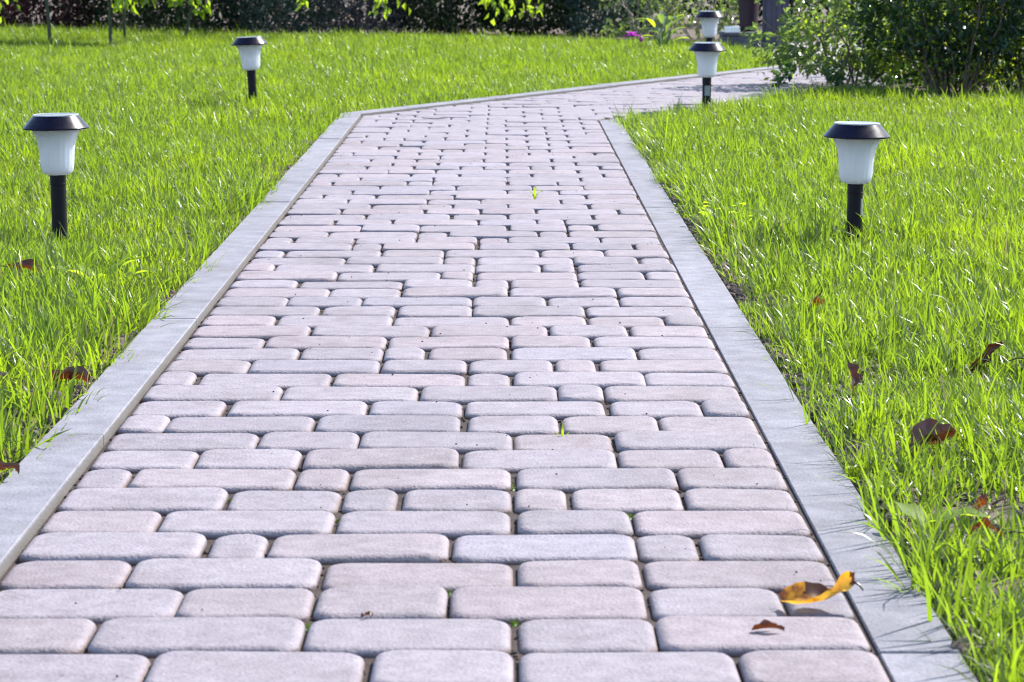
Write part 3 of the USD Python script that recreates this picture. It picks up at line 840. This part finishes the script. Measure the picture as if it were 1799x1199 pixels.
t = thing("weeping_tree", (-0.36, 19.4, 0), label="weeping tree whose yellow green leaves hang in front of the dark shrubs", category="tree")
s = np.linspace(0, 1, 8)
obj("trunk", tube(np.stack([0.05 * np.sin(s * 3), 0 * s, -0.05 + 2.1 * s], 1), 0.045 * (1 - 0.5 * s), 10), "bark", t, smooth=True)
r = np.random.default_rng(77)
lm, bm = MB(), MB()
ends = [(-0.76, 19.1, 0.125), (-0.66, 19.15, 0.135), (-0.83, 19.0, 0.16), (-0.11, 19.1, 0.15), (-0.02, 19.05, 0.135), (0.07, 19.1, 0.125), (0.16, 19.0, 0.15), (0.24, 19.1, 0.165), (-1.30, 19.2, 0.17),
        (-3.15, 18.4, 0.14), (-3.05, 18.5, 0.17), (-0.45, 20.2, 0.3), (0.6, 19.9, 0.28), (-1.1, 20.1, 0.35), (-2.0, 20.6, 0.4), (0.3, 22.6, 0.4), (-1.0, 22.8, 0.4), (-1.8, 22.0, 0.5), (0.7, 21.4, 0.5)]
for e in ends:
    e = np.array(e) * [0.9, 0.9, 1.0] + [0, 0.05, 0.035] - np.array([-0.36, 19.4, 0])
    k = np.linspace(0, 1, 10)
    st = np.array([0.03, 0, 1.85])
    p = st + (e - st) * k[:, None]
    p[:, 2] = st[2] + 0.25 * np.sin(k * np.pi) + (e[2] - st[2]) * k ** 2.6
    p[:, 1] = st[1] + (e[1] - st[1]) * np.sqrt(k)
    p[:, 0] = st[0] + (e[0] - st[0]) * np.sqrt(k)
    bm.add(*tube(p, 0.009 * (1 - 0.85 * k), 5))
    nl = 46
    kk = 1 - 0.45 * r.uniform(size=nl) ** 1.7
    q = np.stack([np.interp(kk, k, p[:, j]) for j in range(3)], 1) + r.normal(0, 0.022, (nl, 3))
    u = np.stack([r.normal(0, 0.45, nl), r.normal(0, 0.45, nl), -np.abs(r.normal(0.9, 0.3, nl))], 1)
    nn = np.stack([r.normal(0.3, 0.6, nl), r.normal(-0.8, 0.5, nl), r.normal(0.3, 0.4, nl)], 1)
    lm.add(*leaf_quads(q, u, nn, r.uniform(0.045, 0.075, nl), r.uniform(0.024, 0.036, nl)))
obj("branches", bm.get(), "bark", t, smooth=True)
obj("crown", lm.get(), "yellow_green_leaf", t)

# ------------------------------------------------------------------ pot, plinth, planter and boards by the terrace
PZ = -0.004
t = thing("plinth", (1.315, 15.95, PZ), label="low dark grey stone block under the maroon pot", category="stone block")
obj("base_block", chamfer_box(-0.13, 0.13, -0.13, 0.16, 0, 0.068, 0.006), "plinth_stone", t)
obj("top_slab", chamfer_box(-0.137, 0.137, -0.137, 0.167, 0.0683, 0.084, 0.004), "plinth_stone", t)
t = thing("plant_pot", (1.335, 16.02, PZ + 0.0845), scale=1.2, label="tall dark maroon tapered pot standing on the stone block", category="plant pot")
obj("body", lathe([(0.0001, 0.0), (0.036, 0.0), (0.040, 0.006), (0.043, 0.06), (0.050, 0.16), (0.060, 0.28), (0.068, 0.34), (0.063, 0.34), (0.056, 0.30), (0.0001, 0.29)], 36), "maroon_glaze", t, smooth=40)
obj("rim", lathe([(0.0681, 0.325), (0.0745, 0.328), (0.0745, 0.346), (0.068, 0.350), (0.0625, 0.3405)], 36), "maroon_glaze", t, smooth=30)
obj("soil", lathe([(0.0001, 0.318), (0.0595, 0.316)], 24), "soil", t)
for i in range(2):
    b = thing("board", (1.232 + 0.004 * i, 15.90 + 0.005 * i, PZ + 0.0845 + 0.0165 * i), rotz=0.05 - 0.09 * i, label=("pale flat board lying on the dark block left of the pot, lower of two", "pale flat board on top of another board left of the pot")[i], category="board", group="pale boards stacked by the pot")
    obj("plank", chamfer_box(-0.040, 0.040, -0.06, 0.06, 0, 0.0125, 0.001), "pale_board", b)
    obj("batten", chamfer_box(-0.036, 0.036, -0.055, -0.03, 0.0126, 0.0160, 0.0005), "pale_board", b)
t = thing("planter", (1.465, 15.85, PZ), label="grey slatted wooden planter right of the maroon pot", category="planter")
for side in range(4):
    ang = side * np.pi / 2
    for k in range(4):
        v, f = chamfer_box(-0.0130, 0.0130, -0.006, 0.006, 0.004, 0.335, 0.002)
        v = v + [-0.042 + 0.028 * k, -0.060, 0]
        c, sn = math.cos(ang), math.sin(ang)
        v = np.stack([v[:, 0] * c - v[:, 1] * sn, v[:, 0] * sn + v[:, 1] * c, v[:, 2]], 1)
        obj("slat", (v, f), "grey_wood", t)
obj("liner", chamfer_box(-0.0535, 0.0535, -0.0535, 0.0535, 0.0, 0.30, 0.003), "plinth_stone", t)

# ------------------------------------------------------------------ flower and broad-leaved plant on the far lawn
def broad_leaf(L, W, bend=0.6, fold=0.35, curl=0.0, nseg=9, wavy=0.0, seed=0, side_curl=0.0, lift=None):
    """A leaf along +x with its stalk at the origin; bend > 0 arches it downwards at the tip."""
    r = np.random.default_rng(seed)
    s = np.linspace(0, 1, nseg)
    ang = (lift if lift is not None else 0.5) - bend * s
    st = np.vstack([[0, 0], np.stack([np.cos(ang), np.sin(ang)], 1)[:-1] * L / (nseg - 1)])
    c = np.cumsum(st, 0)
    w = W * np.sin(np.pi * np.clip(s, 0.03, 0.985) ** 0.85) ** 0.8
    rows = []
    ph = r.uniform(0, 6.28)
    for i in range(nseg):
        n = np.array([-math.sin(ang[i]), 0, math.cos(ang[i])])
        p = np.array([c[i, 0], 0, c[i, 1]])
        for q in (-1, -0.5, 0, 0.5, 1):
            roll = side_curl * q
            yy = w[i] / 2 * (q if abs(side_curl) < 1e-6 else math.sin(roll) / side_curl)
            zz = abs(q) * w[i] / 2 * fold + (0 if abs(side_curl) < 1e-6 else w[i] / 2 * (1 - math.cos(roll)) / abs(side_curl))
            zz += wavy * math.sin(s[i] * 11 + ph + q * 1.7) * abs(q)
            rows.append(p + np.array([0, yy, 0]) + n * zz)
    f = []
    for i in range(nseg - 1):
        for j in range(4):
            a = i * 5 + j
            f += [(a, a + 1, a + 6), (a, a + 6, a + 5)]
    return np.array(rows), np.array(f)


def turned(vf, az, loc=(0, 0, 0), roll=0.0, pitch=0.0):
    v, f = vf
    R = trimesh.transformations.euler_matrix(roll, pitch, az, "sxyz")[:3, :3]
    return v @ R.T + np.asarray(loc), f


t = thing("hosta_plant", (0.843, 15.55, 0), label="broad leaved pale green plant at the far lawn edge left of the farthest lamp", category="plant")
r = np.random.default_rng(5)
for k in range(20):
    a = k * 2.4
    h = 0.04 + 0.13 * (k / 20)
    e = np.array([math.cos(a) * 0.05, math.sin(a) * 0.05, h])
    stl = tube(np.stack([np.linspace(0, e[0], 4), np.linspace(0, e[1], 4), np.linspace(-0.01, h, 4)], 1), 0.003, 5)
    st = obj("stalk", stl, "stalk", t, smooth=True)
    obj("leaf", turned(broad_leaf(r.uniform(0.06, 0.115), r.uniform(0.024, 0.038), bend=r.uniform(0.4, 1.1), lift=r.uniform(0.3, 1.0), seed=k), a + r.normal(0, 0.3), e), "light_bush_leaf" if k % 4 else "weed_leaf", st, smooth=True)
t = thing("flower", (0.668, 15.2, 0), label="single magenta flower above the grass at the far lawn edge", category="flower")
obj("stem", tube([(0, 0, -0.01), (0.004, 0, 0.04), (0.0, -0.01, 0.083)], 0.0025, 6), "stalk", t, smooth=True)
for k in range(9):
    a = k / 9 * 6.283
    obj("petal", turned(broad_leaf(0.048, 0.034, bend=0.7, lift=0.9 if k % 2 else 0.35, seed=k), a, (0, -0.01, 0.078)), "petal", t, smooth=True)
obj("flower_bud", turned((trimesh.creation.icosphere(2, 0.011).vertices * [1, 1, 1.3], trimesh.creation.icosphere(2, 0.011).faces), 0, (0.045, -0.01, 0.066)), "petal", t, smooth=True)
obj("bud_stem", tube([(0.004, 0, 0.03), (0.03, -0.005, 0.045), (0.045, -0.01, 0.06)], 0.0018, 5), "stalk", t)

# ------------------------------------------------------------------ fallen leaves
# golden leaf lying on the path: flat at its left, rising to the right, its rim rolled up
t = thing("fallen_leaf", (0.245, 2.525, 0.001), label="curled golden yellow leaf lying on the paving at the right kerb", category="leaf", group="fallen leaves")
nseg, nq = 33, 17
s = np.linspace(0, 1, nseg)
cx = np.interp(s, [0, 0.2, 0.62, 0.8, 1.0], [0.0, 0.012, 0.042, 0.053, 0.067])
cz = np.interp(s, [0, 0.2, 0.62, 0.8, 1.0], [0.004, 0.003, 0.004, 0.014, 0.026])
cx = np.convolve(np.pad(cx, 4, "edge"), np.ones(9) / 9, "valid")
cz = np.convolve(np.pad(cz, 4, "edge"), np.ones(9) / 9, "valid")
w = 0.036 * np.sin(np.pi * np.clip(s, 0.07, 0.95)) ** 0.55 * (1 - 0.45 * np.exp(-((s - 0.70) / 0.08) ** 2))
v, qs = [], np.linspace(-1, 1, nq)
for i in range(nseg):
    twist = 0.25 * math.sin(s[i] * 7) + 0.95 * np.clip((s[i] - 0.68) / 0.25, 0, 1)     # the tip turns to face forward
    c, sn = math.cos(twist), math.sin(twist)
    for q in qs:
        yy = w[i] / 2 * math.sin(1.2 * q) / 1.1
        zz = w[i] / 2 * (1 - math.cos(1.35 * q)) * (1.0 if q > 0 else 0.6) + 0.0006 * math.sin(s[i] * 31 + q * 4) * abs(q)
        v.append((cx[i] - 0.004 * abs(q) * (s[i] < 0.3), 0.006 + yy * c - zz * sn, cz[i] + 0.002 + yy * sn + zz * c))
v = np.array(v)
gold, brown = [], []
for i in range(nseg - 1):
    for j in range(nq - 1):
        a = i * nq + j
        wob = 0.25 * math.sin(i * 1.7 + j * 0.9) + 0.15 * math.sin(i * 0.8 - j * 2.1)
        dry = ((s[i] - 0.46) / 0.16) ** 2 + ((qs[j] - 0.72) / 0.40) ** 2 < 1 + wob or s[i] > 0.91 + 0.05 * wob
        (brown if dry else gold).extend([(a, a + 1, a + nq + 1), (a, a + nq + 1, a + nq)])


def used_only(v, f):
    k, inv = np.unique(np.array(f), return_inverse=True)
    return v[k], inv.reshape(-1, 3)


obj("blade", used_only(v, gold), "golden_leaf", t, smooth=True)
obj("browned_part", used_only(v, brown), "dried_patch", t, smooth=True, label="dark brown dried part of the golden leaf")
obj("leaf_stalk", tube([(cx[-1] - 0.001, 0.004, cz[-1]), (cx[-1] + 0.004, 0.002, cz[-1] - 0.003), (cx[-1] + 0.007, 0.0, cz[-1] - 0.007)], [0.0012, 0.001, 0.0008], 6), "brown_leaf", t, smooth=True)


def fallen(x, y, z, L, W, az, roll, pitch, mat_, label, curl=1.0, bend=0.8, seed=0, wavy=0.003):
    t = thing("fallen_leaf", (x, y, z), label=label, category="leaf", group="fallen leaves")
    lv, lf = broad_leaf(L * 0.85, W * 0.9, bend=bend, lift=bend / 2, side_curl=curl * 1.25, fold=0.1, wavy=wavy, seed=seed, nseg=13)
    lv = lv + (np.stack([meshkit.noise(lv * 70 + 9 * seed, k) for k in (1, 2, 3)], 1) - 0.5) * 0.012
    obj("blade", turned((lv, lf), az, (0, 0, 0), roll, pitch), mat_, t, smooth=True)
    d = turned((np.array([(0, 0, 0), (-0.010, 0.001, 0.002), (-0.022, 0.004, 0.0)]), np.zeros((0, 3), int)), az, (0, 0, 0), roll, pitch)[0]
    obj("leaf_stalk", tube(d, [0.0012, 0.0010, 0.0008], 5), mat_, t, smooth=True)


fallen(0.468, 3.27, -0.002, 0.080, 0.066, 0.45, -0.9, -0.35, "brown_leaf", "large dark brown curled leaf standing in the grass on the right", 1.4, 1.3, 1)
fallen(0.500, 2.95, 0.012, 0.036, 0.024, 2.2, 0.9, 0.3, "orange_leaf", "small rusty orange leaf in the right grass beside a pale green one", 1.0, 0.6, 2)
fallen(0.64, 3.99, -0.006, 0.085, 0.030, 0.5, 1.0, -0.6, "brown_leaf", "narrow dark leaf sticking up from the grass in the right middle", 1.6, 0.6, 3)
fallen(0.706, 3.93, 0.022, 0.055, 0.028, -0.2, -0.7, -0.1, "brown_leaf", "dark leaf in the grass cut by the right frame edge", 1.3, 0.7, 4)
fallen(0.492, 4.55, 0.030, 0.050, 0.024, 1.9, 1.2, 0.5, "orange_leaf", "brown leaf in thin grass behind the right kerb below the lamp", 1.3, 0.8, 5)
fallen(0.432, 3.62, 0.020, 0.060, 0.018, 1.45, 1.3, -0.8, "brown_leaf", "thin upright brown leaf beside the right kerb", 1.6, 0.6, 6)
fallen(-0.850, 5.03, 0.022, 0.085, 0.040, -0.25, -0.8, 0.25, "brown_leaf", "brown leaf with a pale top in the grass below the left lamp", 1.2, 0.9, 7)
fallen(-0.590, 3.78, 0.010, 0.065, 0.040, 0.3, -0.6, 0.0, "brown_leaf", "dark brown leaf on soil against the left kerb", 1.5, 0.9, 8)
fallen(-0.655, 3.73, 0.010, 0.060, 0.035, 0.9, -0.8, 0.0, "brown_leaf", "dark brown leaf in sparse grass at the left frame edge", 1.4, 0.9, 9)
fallen(-0.552, 3.10, 0.014, 0.045, 0.028, 0.15, -0.5, -0.1, "brown_leaf", "brown and white leaf touching the left kerb at the frame edge", 1.3, 0.5, 10)
fallen(0.487, 2.80, 0.012, 0.045, 0.026, 2.6, 0.4, 0.1, "brown_leaf", "dull brown leaf low in the grass at the right foreground", 1.2, 0.6, 11)
# brown scraps on the paving
for k, (x, y, L, W, az, label) in enumerate([(0.212, 2.440, 0.028, 0.014, -0.25, "dry brown leaf scrap on the paving in front of the golden leaf"), (-0.123, 2.492, 0.011, 0.005, 0.35, "tiny brown scrap on the paving left of centre")]):
    t = thing("leaf_scrap", (x, y, 0.0022), label=label, category="leaf scrap", group="dry scraps on the paving")
    obj("scrap_blade", turned(broad_leaf(L, W, bend=0.5, lift=0.3, side_curl=1.7, fold=0.1, wavy=0.0018, seed=20 + k, nseg=9), az), "brown_leaf", t, smooth=True)
    obj("curled_edge", turned(broad_leaf(L * 0.6, W * 0.5, bend=0.9, lift=0.5, side_curl=1.2, wavy=0.001, seed=30 + k, nseg=7), az + 0.4, (0.005, 0.003, 0.001)), "dry_blade", t, smooth=True)
t = thing("twig", (-0.262, 9.53, 0.003), label="small curved dry twig lying on the paving near the bend", category="twig")
obj("twig_stem", tube([(0, 0.03, 0.002), (0.02, 0.004, 0.001), (0.05, -0.008, 0.001), (0.085, 0.0, 0.003)], [0.0012, 0.0016, 0.0016, 0.001], 6), "bark", t, smooth=True)
obj("twig_fork", tube([(0.05, -0.008, 0.001), (0.068, -0.018, 0.004), (0.078, -0.02, 0.008)], [0.0012, 0.001, 0.0006], 5), "bark", t, smooth=True)

# ------------------------------------------------------------------ weeds
def weed(x, y, label, leaves, name="weed", z=-0.008):
    t = thing(name, (x, y, z), label=label, category="weed", group="weeds in the lawn and paving")
    for k, (L, W, az, lift, bend, h) in enumerate(leaves):
        obj("leaf", turned(broad_leaf(L, W, bend=bend, lift=lift, seed=k, wavy=0.0015 * L / 0.05, nseg=10, fold=0.18), az, (0, 0, h)), "weed_leaf", t, smooth=True)
    return t


weed(-0.690, 4.97, "broad leaved light green weed in the grass below the left lamp", [(0.060, 0.022, 2.6, 0.95, 0.6, 0.005), (0.105, 0.028, 0.45, 0.85, 0.5, 0.005), (0.09, 0.03, 0.15, 0.8, 0.5, 0.005), (0.09, 0.03, 3.6, 0.7, 0.6, 0.005), (0.07, 0.03, -1.2, 0.7, 0.7, 0.005)])
weed(-0.640, 4.86, "flat pale weed leaf lying over soil beside the left kerb", [(0.075, 0.034, 0.25, 0.35, 0.35, 0.03), (0.05, 0.02, 2.6, 0.5, 0.5, 0.01)])
weed(0.425, 2.87, "wide pale green leaf lying in the grass at the right foreground", [(0.062, 0.042, 0.1, 0.30, 0.55, 0.018), (0.05, 0.03, 2.4, 0.7, 0.5, 0.01)])
for k, (x, y, label) in enumerate([(0.445, 6.05, "yellow green clover patch at the right kerb below the path bend"), (0.525, 5.92, "yellow green clover sprig right of the clover patch")]):
    rr = np.random.default_rng(40 + k)
    lv = [(rr.uniform(0.016, 0.026), rr.uniform(0.014, 0.02), rr.uniform(0, 6.28), rr.uniform(0.1, 0.6), 0.6, rr.uniform(0.015, 0.045)) for _ in range(22 if k == 0 else 14)]
    t = weed(x, y, label, [], "clover")
    for q, (L, W, az, lift, bend, h) in enumerate(lv):
        d = np.array([rr.normal(0, 0.035), rr.normal(0, 0.06), h])
        st = obj("clover_stalk", tube([(d[0] * 0.6, d[1] * 0.6, 0), tuple(d)], 0.0007, 4), "stalk", t)
        obj("leaflet", turned(broad_leaf(L, W, bend=bend, lift=lift, seed=q, nseg=5), az, d), "weed_leaf", st, smooth=True)
weed(0.072, 6.69, "thin seedling growing from a joint in the middle of the path", [(0.035, 0.007, 1.2, 1.35, 0.3, 0.0), (0.028, 0.010, 0.2, 0.9, 0.6, 0.004), (0.020, 0.008, 2.8, 0.9, 0.6, 0.008)], "seedling")
weed(0.071, 3.45, "tiny grass seedling in a joint near the middle of the paving", [(0.022, 0.003, 1.5, 1.4, 0.4, 0.0), (0.014, 0.003, 0.4, 1.0, 0.5, 0.0), (0.012, 0.003, 2.9, 1.1, 0.5, 0.0)], "seedling")
for k, (x, y, label) in enumerate([(-0.287, 3.06, "bright green moss bit in a left joint, farthest from the frame bottom"), (-0.167, 2.955, "dull green moss bit left of centre in a paving joint"), (-0.170, 2.485, "bright green moss tuft in the foreground left joint"),
                                   (0.0105, 2.503, "olive moss tuft in the foreground middle joint"), (0.131, 2.975, "tiny moss bit in a joint right of centre"), (0.011, 3.135, "moss line in the straight middle joint"), (-0.049, 2.622, "small moss bit above the foreground long block")]):
    rr = np.random.default_rng(60 + k)
    t = thing("moss", (x, y, -0.0085), label=label, category="moss", group="moss in the paving joints")
    q = rr.normal(0, 1, (40, 3)) * [0.0018, 0.0035, 0.0014] + [0, 0, 0.001]
    obj("moss_tuft", leaf_quads(q, rr.normal(0, 1, (40, 3)) + [0, 0, 0.7], rr.normal(0, 1, (40, 3)), rr.uniform(0.002, 0.0045, 40), rr.uniform(0.0014, 0.0028, 40)), "moss_green", t)
    obj("moss_cushion", turned((trimesh.creation.icosphere(1, 0.004).vertices * [0.7, 1.8, 0.6], trimesh.creation.icosphere(1, 0.004).faces), 0), "stalk", t, smooth=True)
